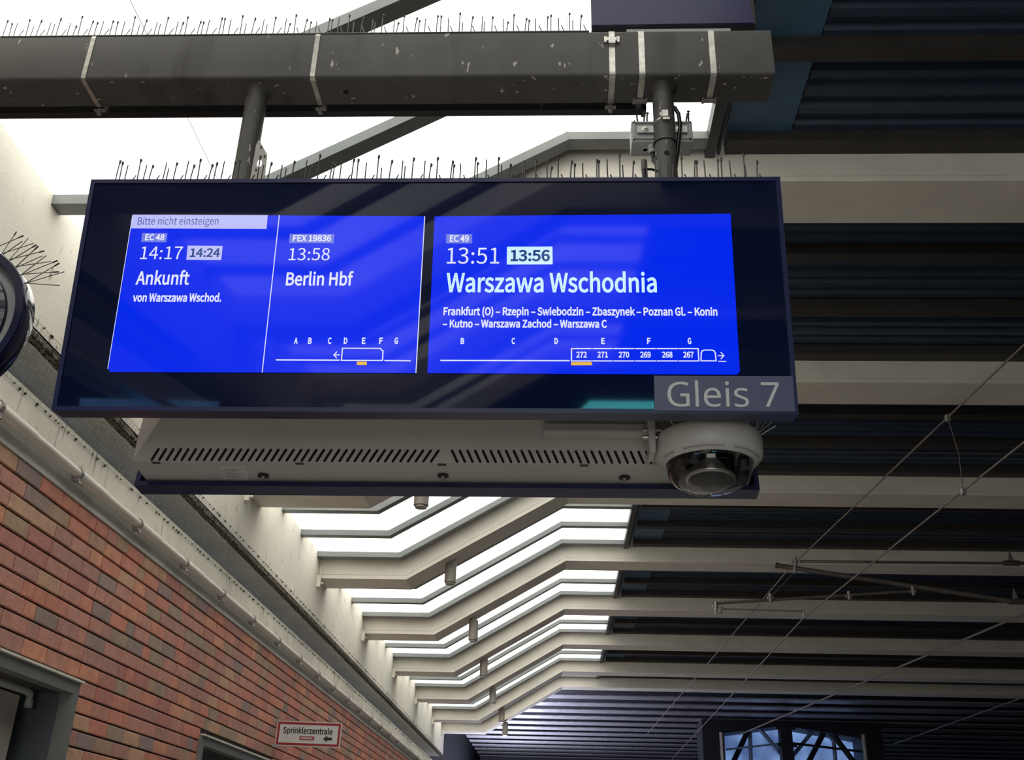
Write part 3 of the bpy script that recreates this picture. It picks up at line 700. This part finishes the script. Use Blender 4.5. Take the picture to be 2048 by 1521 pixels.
bm = B(); tube(bm, [(gx+.012, JY-.01, jz0+.002), (gx+.012, JY-.01, jz0-.014)], .015, 6); tube(bm, [(gx+.012, JY-.01, jz0-.012), (gx+.014, JY-.01, jz0-.03)], .012, 12); obj('cable_gland', bm, M['plastic_grey'], t)
bm = B(); tube(bm, [(gx+.014, JY-.01, jz0-.03), (gx+.016, JY-.012, jz0-.06), (gx+.03, JY-.02, jz0-.09), (hx2, JY-.04, jz0-.13)], .0075, 10); tag(obj('black_cable', bm, M['black'], None, True), 'short black cable leaving the junction box gland', 'cable')
bm = B(); pts = [onY(x_, y_, hy-.0) for x_, y_ in ((1340, 212), (1350, 216), (1357, 228), (1360, 250), (1358, 275), (1355, 300), (1352, 325), (1349, 360))]
tube(bm, pts, .0068, 10); tag(obj('black_cable', bm, M['black'], None, True), 'black cable running down the right side of the right hanger pipe', 'cable')
zz = onY(1326, 276, hy-.035).z
bm = B(); n_ = 26
pts = [(hx2+.0362*math.cos(2*math.pi*k/n_), hy+.0362*math.sin(2*math.pi*k/n_), zz) for k in range(n_+1)]; tube(bm, pts, .0018, 6, False)
tag(obj('cable_tie', bm, M['black'], None, True), 'black cable tie round the right hanger pipe', 'tie')
t = empty('hose_clamp', (hx2, hy-.035, onY(1325, 228, hy-.035).z), label='bright steel hose clamp buckle on the right hanger pipe', cat='clamp')
zc = onY(1325, 232, hy-.035).z
bm = B(); n_ = 26; ring = []
for k in range(n_): a = 2*math.pi*k/n_; ring.append([bm.verts.new((hx2+R_*math.cos(a), hy+R_*math.sin(a), zc+dz+.010*math.cos(a))) for R_, dz in ((.0353, -.003), (.0353, .003))])
for k in range(n_): a, b = ring[k], ring[(k+1) % n_]; bm.faces.new((a[0], a[1], b[1], b[0]))
obj('band', bm, M['steel'], t)
bm = B(); box(bm, hx2-.013, hx2+.011, hy-.048, hy-.036, zc-.013, zc+.017); bev(bm, .003); box(bm, hx2-.018, hx2-.011, hy-.044, hy-.037, zc-.006, zc+.008); box(bm, hx2-.009, hx2+.013, hy-.045, hy-.036, zc-.020, zc-.012); obj('buckle', bm, M['steel'], t)
t = empty('bird_spikes', (jx0, JY, jz1), label='few wire bird spikes on top of the junction box', cat='bird spikes')
for x_, i in ((1266, 4), (1272, 1), (1284, 2), (1290, 0), (1368, 3), (1373, 2)):
    p = onY(x_+4, 242, JY-.02); o = link_at('spike', SP[i], (p.x, JY-.02, jz1-.003), t); o.scale = (1.6, 1, .72 if i != 4 else .3)
# black rod-like sensor
t = empty('rod_sensor', tuple(onY(1287, 340, hy)), label='small black upright sensor with a chromed edge left of the right hanger pipe', cat='sensor')
p0 = onY(1287, 322, hy-.03); p1 = onY(1291, 372, hy-.03)
bm = B(); tube(bm, [p1, p0.lerp(p1, .35)], .0092, 16); obj('body', bm, M['black'], t, True)
bm = B(); tube(bm, [p0.lerp(p1, .37), p0], .0105, 16); obj('head', bm, M['insul'], t, True)
bm = B(); a = onY(1294, 339, hy-.03); tube(bm, [a, onY(1304, 339, hy-.02), onY(1316, 343, hy)], .004, 8); obj('arm', bm, M['black'], t)
# ------------------------------------------------------------------ blue sign panel above the tube
SY = 2.60
a = onY(1183, 50, SY); b = onY(1508, 45, SY); 
t = empty('blue_sign', ((a.x+b.x)/2, SY, a.z), label='dark violet-blue sign box standing on the cross tube, cut off by the top edge', cat='sign')
bm = B(); hexa(bm, [(a.x, SY, a.z), (b.x, SY, b.z), (b.x, SY+.012, b.z), (a.x, SY+.012, a.z), (a.x-.005, SY-.03, a.z+.4), (b.x-.03, SY-.03, a.z+.4), (b.x-.03, SY+.02, a.z+.4), (a.x-.005, SY+.02, a.z+.4)]); obj('panel', bm, M['blue_sign'], t)
bm = B(); box(bm, a.x+.002, b.x+.010, SY+.014, SY+.09, a.z+.012, a.z+.4); obj('back_box', bm, M['frame_dark'], t)
c_ = onY(1248, 54, SY+.07); d_ = onY(1447, 54, SY+.07)
bm = B(); box(bm, c_.x, d_.x, TY0+.014, TY0+.045, TZ1, TZ1+.018); obj('foot_plate', bm, M['plastic_grey'], t)
# ------------------------------------------------------------------ dome camera
CYc = 2.60
cc = onY(1419, 932, CYc)
Rr = 107.0/FPX*cc.dot(FW)
t = empty('dome_camera', tuple(cc), label='white round multi-lens surveillance camera with a clear dome under the right end of the display', cat='camera')
bm = B(); lathe(bm, [(Rr*.80, 0.002), (Rr*.82, 0), (Rr*.95, .012), (Rr, .022), (Rr, .066), (Rr*.97, .077), (Rr*.6, .082), (.001, .082)], cc, 72); obj('ring_housing', bm, M['white_plastic'], t, True)
bm = B(); lathe(bm, [(Rr*.81, .001), (Rr*.81, .03), (.001, .03)], cc, 48); obj('inner_bowl', bm, M['black'], t, True)
bm = B(); rd_ = Rr*.80; prof_ = [(rd_, .002), (rd_*.995, -.012), (rd_*.95, -.03), (rd_*.84, -.048), (rd_*.66, -.062), (rd_*.42, -.071), (rd_*.2, -.075), (.002, -.076)]
lathe(bm, prof_, cc, 64)
gm = bpy.data.materials.new('clear_dome'); gm.use_nodes = True; gb = gm.node_tree.nodes['Principled BSDF']; gb.inputs['Transmission Weight'].default_value = 1; gb.inputs['Roughness'].default_value = .01; gb.inputs['IOR'].default_value = 1.12; gb.inputs['Base Color'].default_value = (.75, .75, .77, 1); gb.inputs['Coat Weight'].default_value = 1; gb.inputs['Coat Roughness'].default_value = .02
obj('clear_dome', bm, gm, t, True)
bm = B(); lathe(bm, [(.001, -.055), (.022, -.055), (.026, -.048), (.040, -.040), (.056, -.030), (.060, -.018), (.060, .0)], cc+Vector((.002, .01, 0)), 40); obj('centre_lens', bm, M['black'], t, True)
bm = B(); lathe(bm, [(.0600, -.030), (.0625, -.028), (.0635, -.024), (.061, -.024)], cc+Vector((.002, .01, 0)), 40); obj('chrome_ring', bm, M['steel'], t, True)
for a_ in (200, 235, 20, 340, 110):
    d = Vector((math.cos(math.radians(a_)), math.sin(math.radians(a_)), 0)); p = cc+d*Rr*.56
    bm = B(); tube(bm, [p+Vector((0, 0, .015)), p+d*.006+Vector((0, 0, -.016))], .018, 20, r1=.013); obj('side_lens', bm, M['frame_dark'], t, True)
bm = B()                                             # fine vent ticks round the lower edge
for k in range(120):
    a_ = math.radians(2*k+200)
    if k % 30 in range(10, 16): continue
    d = Vector((math.cos(a_), math.sin(a_), 0)); s_ = Vector((-d.y, d.x, 0))
    p = cc+d*(Rr*.90)+Vector((0, 0, .0050)); q_ = cc+d*(Rr*.935)+Vector((0, 0, .0085))
    bm.faces.new([bm.verts.new(v) for v in (p-s_*.0006, p+s_*.0006, q_+s_*.0006, q_-s_*.0006)])
obj('vent_ticks', bm, M['black'], t)['kind'] = 'stuff'
bm = B(); lathe(bm, [(.003, 0), (.003, -.006), (.001, -.007)], cc+Vector((0, 0, -.075)), 10); obj('tip', bm, M['white_plastic'], t)
bm = B(); lathe(bm, [(.05, .09), (.05, .20)], cc, 32); box(bm, cc.x-.06, cc.x+.06, cc.y-.03, cc.y+.03, cc.z+.19, cc.z+.25); obj('mount_neck', bm, M['white_plastic'], t, True)
t2 = empty('camera_bracket', (cc.x-.14, CYc, cc.z+.05), label='grey angled bracket arm holding the dome camera from the left', cat='bracket')
bm = B(); p = onY(1300, 862, CYc-.02); box(bm, p.x-.006, p.x+.012, CYc-.05, CYc+.03, cc.z+.02, cc.z+.20); bev(bm, .003); obj('plate', bm, M['casing'], t2)
bm = B(); q_ = onY(1088, 848, CYc+.02); box(bm, q_.x, p.x, CYc+.0, CYc+.05, p.z+.005, p.z+.03); bev(bm, .003); obj('arm', bm, M['casing'], t2)
for dz in (0, -.02):
    bm = B(); tube(bm, [p+Vector((-.02, 0, dz)), p+Vector((.03, 0, dz))], .007, 10); obj('bolt', bm, M['steel'], t2)
t3 = empty('bird_spikes', (cc.x, cc.y, cc.z+.09), label='wire bird spikes fanning out from the top of the dome camera', cat='bird spikes')
for k in range(34):
    a_ = random.uniform(-.3, math.pi*1.3) if k > 5 else random.uniform(-.35, .15)
    d = Vector((math.cos(a_), math.sin(a_), 0)); p = cc+d*Rr*.9+Vector((0, 0, .085))
    l = random.uniform(.05, .085); q_ = p+d*random.uniform(.0, .05 if k > 5 else .08)+Vector((random.uniform(-.02, .02), 0, l if k > 5 else l*.7))
    bm = B(); tube(bm, [p, q_], .001, 4); obj('spike', bm, M['steel'], t3)
# ------------------------------------------------------------------ clock cut off at the left
KY = 2.36
kc = onY(-105, 656, KY+.068); kr = 176.0/FPX*kc.dot(FW)
t = empty('platform_clock', tuple(kc), label='round glossy navy-rimmed drum clock cut off by the left edge', cat='clock')
kn = mat('navy_gloss', (.012, .014, .05), .10, spec=.5)
bm = B(); lathe(bm, [(kr*.9, .0), (kr*.985, .0), (kr, -.005), (kr, -.062), (kr*.985, -.068), (kr*.90, -.068), (kr*.885, -.062), (kr*.885, -.02)], kc, 96, 'y'); obj('rim', bm, kn, t, True)
bm = B(); lathe(bm, [(kr*.885, -.035), (kr*.78, -.045), (kr*.772, -.045)], kc, 72, 'y'); obj('pale_ring', bm, mat('pale_ring', (.22, .23, .23), .3), t, True)
bm = B(); lathe(bm, [(kr*.775, -.040), (kr*.76, -.055), (kr*.5, -.085), (.001, -.10)], kc, 72, 'y'); obj('lens', bm, mat('dark_lens', (.03, .035, .06), .08, spec=.6), t, True)
bm = B(); lathe(bm, [(kr*.885, -.02), (.001, -.02)], kc, 72, 'y'); obj('back_plate', bm, M['bezel'], t)
t3 = empty('bird_spikes', (kc.x, kc.y, kc.z+kr), label='crossed wire bird spikes on the rim of the clock at the left edge', cat='bird spikes')
for k in range(16):
    a_ = math.radians(28+k*2.6); d = Vector((math.cos(a_), 0, math.sin(a_))); s_ = Vector((-d.z, 0, d.x))
    p = kc+d*kr+Vector((0, -.05+.015*(k % 3), 0)); tilt_ = (-.55, .45, -.1)[k % 3]
    q_ = p+d*random.uniform(.075, .10)+s_*tilt_*.07+Vector((0, .02, 0))
    bm = B(); tube(bm, [p, p.lerp(q_, .7), q_], .0014, 4); 
    if k % 2: tube(bm, [p.lerp(q_, .85), q_], .0026, 4)
    obj('spike', bm, M['wire'], t3)
# ------------------------------------------------------------------ sprinkler room sign
SYs = 9.86
bl = onY(549, 1492, SYs); br = onY(679, 1497, SYs); tlq = onY(550, 1442, SYs)
W2 = (br-bl).length; H2 = (tlq-bl).length; u2 = (br-bl).normalized(); v2 = (tlq-bl); v2 = (v2-u2*u2.dot(v2)).normalized()
sp = plane(bl, u2, v2)
t = empty('wall_sign', tuple(bl), label='white sign with red border reading Sprinklerzentrale projecting from the brick wall', cat='sign')
def sbox(nm, a, b, c_, d_, h0, h1, m): bm = B(); fbox(bm, sp['at'](a, c_, h0), u2, v2, sp['n'], b-a, d_-c_, h1-h0); return obj(nm, bm, m, t)
sbox('plate', 0, W2, 0, H2, -.008, 0, M['white_sign'])
f = .018; g = .03
sbox('red_border', f*.5, W2-f*.5, f*.5, f*.5+.020, 0, .002, M['red']); sbox('red_border', f*.5, W2-f*.5, H2-f*.5-.020, H2-f*.5, 0, .002, M['red'])
sbox('red_border', f*.5, f*.5+.02, f*.5+.02, H2-f*.5-.02, 0, .002, M['red']); sbox('red_border', W2-f*.5-.02, W2-f*.5, f*.5+.02, H2-f*.5-.02, 0, .002, M['red'])
put_text('lettering', 'Sprinklerzentrale', sp, 565.5, 665, 1466.5, 1455.2, M['ink'], t, .002, .01, xb=1468)
lg = sbox('logo_bar', .225, .36, .058, .092, 0, .002, M['red'])
a0 = sp['at'](.235, .064, 0); 
def pxof(a, b): x_, y_, _ = pix(sp['at'](a, b, 0)); return x_, y_
x0_, y0_ = pxof(.238, .066); x1_, y1_ = pxof(.347, .066); _, yt_ = pxof(.238, .084)
put_text('lettering', 'MINIMAX', sp, x0_, x1_, y0_, yt_, M['white_sign'], lg, .003, .015, xb=y1_)
bm = B(); a, b = W2*.73, .075
P = [(a, b), (a+.04, b+.028), (a+.04, b+.012), (a+.085, b+.012), (a+.085, b-.012), (a+.04, b-.012), (a+.04, b-.028)]
poly_prism(bm, [sp['at'](x_, y_, .0005) for x_, y_ in P], sp['n']*.002); obj('arrow', bm, M['ink'], t)
for z_ in (.0, H2): bm = B(); box(bm, XB, bl.x+.03, SYs-.005, SYs+.02, bl.z+z_-.012, bl.z+z_+.012); obj('wall_bracket', bm, M['plastic_grey'], t)
# ------------------------------------------------------------------ overhead line
YC = 12.5
def cp(x_, y_, Y=YC): return onY(x_, y_, Y)
t = empty('line_bracket', tuple(cp(2030, 1203)), label='overhead line cantilever bracket with diagonal tube and insulators on the right', cat='bracket')
def tb(nm, a, b, r, m=M['catenary'], n_=12): bm = B(); tube(bm, [a, b], r, n_); return obj(nm, bm, m, t, True)
tb('diagonal_tube', cp(1553, 1131.6), cp(2022, 1203), .030)
tb('end_cap', cp(1551, 1131), cp(1557, 1132.4), .036, M['insul'])
tb('registration_tube', cp(1424, 1208), cp(1826, 1183), .018); tb('steady_arm', cp(1446, 1218.6), cp(1606, 1223.5), .011, M['steel_dull'])
tb('top_strut', cp(1600, 1122), cp(2012, 1125.5), .007); tb('top_strut', cp(1600, 1125), cp(2012, 1129), .007); tb('top_strut', cp(1730, 1125.5), cp(2090, 1128.5), .013)
for x_, y_ in ((2022, 1127), (2031, 1204)):
    p = cp(x_, y_); bm = B(); tube(bm, [p+Vector((-.09, 0, 0)), p+Vector((-.03, 0, 0)), p+Vector((.05, 0, 0)), p+Vector((.10, 0, 0))], .035, 12)
    obj('insulator', bm, M['insul'], t, True)
    bm = B(); poly_prism(bm, [cp(x_-4, y_-6), cp(x_+6, y_-6), cp(x_-3, y_-26)], (0, .03, 0)); obj('fin', bm, M['steel_dull'], t)
    tb('tail_tube', p, p+Vector((.5, .0, 0)), .022, M['insul'])
for x_, y_ in ((1590, 1124), (1589, 1140), (1540, 1197), (1697, 1193), (1825, 1184), (1431, 1214)):
    p = cp(x_, y_); bm = B(); tube(bm, [p+Vector((0, -.03, .05)), p+Vector((0, -.03, -.05))], .02, 8); box(bm, p.x-.035, p.x+.035, p.y-.04, p.y+.02, p.z-.018, p.z+.018); obj('clamp', bm, M['steel_dull'], t)
tb('drop_bracket', cp(1428, 1208), cp(1433, 1229), .014, M['steel_dull']); tb('drop_bracket', cp(1444, 1214), cp(1441, 1228), .014, M['steel_dull']); tb('arm_hook', cp(1606, 1223), cp(1609, 1234), .012, M['steel_dull'])
def cable(name, pts, r, label, cat='cable'):
    bm = B(); tube(bm, pts, r, 8); return tag(obj(name, bm, M['catenary'], None, True), label, cat)
zm = cp(1590, 1126).z; zc = cp(1610, 1234).z
P0 = onZ(2048, 690, zm); P1 = cp(1590, 1126); dd = (P0-P1)
cable('messenger_wire', [P1+dd*1.6, P0, P1], .008, 'upper overhead wire coming from the top right to the bracket')
P2 = onZ(1345, 1410, zm); cable('messenger_wire', [cp(1576, 1141), cp(1576, 1141).lerp(P2, 1.0), cp(1576, 1141).lerp(P2, 1.5)], .008, 'upper overhead wire running away below the bracket')
cable('stay_wire', [cp(1592, 1142), cp(1540, 1196)], .006, 'thin stay wire between the diagonal tube and the registration tube')
Q0 = onZ(2048, 885, zc); Q1 = cp(1610, 1234); Q2 = onZ(1345, 1518, zc)
cable('contact_wire', [Q1+(Q0-Q1)*1.6, Q0, Q1, Q2], .0085, 'lower overhead contact wire held by the steady arm')
zz = 2.9
R0 = onZ(2048, 1229, zz); R1 = onZ(1480, 1470, zz)
cable('messenger_wire', [R0+(R0-R1)*.3, R0, R1], .016, 'thick pale wire crossing the lower right toward the far window')
R0 = onZ(2048, 1395, 3.2); R1 = onZ(1785, 1490, 3.2)
cable('messenger_wire', [R0+(R0-R1)*.3, R0, R1], .013, 'lowest faint wire at the right edge')
da = P1.lerp(P0, (1895-1590)/(2048-1590)*0+ .0)
def on_seg(a, b, x_):
    lo, hi = 0., 1.
    for _ in range(40):
        m_ = (lo+hi)/2
        if pix(a.lerp(b, m_))[0] < x_: lo = m_
        else: hi = m_
    return a.lerp(b, lo)
a = on_seg(P1, P0, 1895); b = on_seg(Q1, Q0, 1926)
t = empty('dropper', tuple(a), label='thin dropper wire joining the upper and lower overhead wires', cat='cable')
bm = B(); tube(bm, [a, a.lerp(b, .5)+Vector((.03, 0, 0)), b], .0035, 6); obj('wire', bm, M['catenary'], t)
for p in (a, b): bm = B(); box(bm, p.x-.02, p.x+.02, p.y-.02, p.y+.02, p.z-.035, p.z+.025); bev(bm, .006); obj('clip', bm, M['steel_dull'], t)
# ------------------------------------------------------------------ far end wall with daylit window
YE = 42.0
we = empty('wall_end', (5, YE, 0), kind='structure')
wx0 = onY(1449, 1480, YE).x; wx1 = onY(1722, 1480, YE).x
def wz(x_, y_): return onY(x_, y_, YE).z
zl, zp, zr = wz(1449, 1467), wz(1572, 1452), wz(1722, 1478); xm = onY(1574, 1500, YE).x
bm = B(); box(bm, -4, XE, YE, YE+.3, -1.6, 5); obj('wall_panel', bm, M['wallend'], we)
YE = 30.0
wx0 = onY(1449, 1480, YE).x; wx1 = onY(1722, 1480, YE).x; zl, zp, zr = wz(1449, 1467), wz(1572, 1452), wz(1722, 1478); xm = onY(1574, 1500, YE).x
wn = empty('window_1', (xm, YE, 1), kind='structure')
bm = B(); box(bm, wx0-.6, wx0, YE, YE+1.2, -1.6, 3.97); box(bm, wx1, wx1+.6, YE, YE+1.2, -1.6, 3.97)
poly_prism(bm, [(wx0, YE, zl), (xm, YE, zp), (wx1, YE, zr), (wx1, YE, 3.97), (wx0, YE, 3.97)], (0, 1.2, 0)); obj('surround', bm, M['wallend'], wn)
bm = B(); box(bm, wx0, wx1, YE+.9, YE+.95, -1.6, 3.95); obj('pane', bm, M['sky_pane'], wn)
bm = B(); box(bm, xm-.16, xm+.16, YE-.1, YE+.25, -1.6, zp+.1)
for k in range(7): box(bm, xm-.26, xm+.26, YE-.12, YE-.02, zp-.12-k*.45, zp-.02-k*.45)
obj('mullion', bm, M['wallend'], wn)
lt = mat('pale_strut', (.30, .42, .68), .5); dk = M['wallend']
def bar(nm, x0_, y0_, x1_, y1_, r, m, off=0.): bm = B(); tube(bm, [onY(x0_, y0_, YE+off), onY(x1_, y1_, YE+off)], r, 6); obj(nm, bm, m, wn)
bar('glazing_bar', 1452, 1500, 1572, 1487, .03, lt, .1); bar('glazing_bar', 1572, 1486, 1722, 1504, .035, dk, .1)
for a in ((1443, 1466, 1447, 1535), (1727, 1470, 1734, 1535)): bar('jamb_post', *a, .07, M['steel_dull'], -.1)
for a in ((1517, 1456, 1566, 1514), (1628, 1460, 1586, 1512), (1650, 1465, 1667, 1482), (1667, 1482, 1672, 1535), (1500, 1466, 1502, 1535)): bar('strut', *a, .06, lt, .4)
for a in ((1496, 1462, 1462, 1535), (1660, 1462, 1715, 1535), (1648, 1465, 1612, 1535), (1575, 1530, 1560, 1500)): bar('strut', *a, .08, dk, .3)
# ------------------------------------------------------------------ open end of the hall behind the viewer
bm = B(); box(bm, -5, XE, -14.2, -14, -1.6, 8.0); obj('wall_back', bm, M['wallend'])['kind'] = 'structure'
bm = B(); poly_prism(bm, [(.45, -13.95, 4.1), (3.2, -13.95, 4.1), (3.2, -13.95, 4.42), (.75, -13.95, 4.42)], (0, .05, 0)); o = obj('teal_reflection_pane', bm, M['teal_pane']); o['kind'] = 'structure'  # glowing pane added out of view for the teal reflection in the display
bm = B(); hexa(bm, [(-2.60, -2.75, 1.88), (-2.57, -2.75, 1.88), (-2.57, -.5, 1.45), (-2.60, -.5, 1.45), (-2.60, -2.75, 2.1), (-2.57, -2.75, 2.1), (-2.57, -.5, 1.66), (-2.60, -.5, 1.66)]); o = obj('blue_reflection_pane', bm, M['pale_pane']); o['kind'] = 'structure'  # unseen glowing slab, slanted to give the blue reflection in the display glass
bm = B(); box(bm, -5, XE, -14, -8.4, 7.6, 7.8); o = obj('ceiling', bm, M['wallend']); o['kind'] = 'structure'
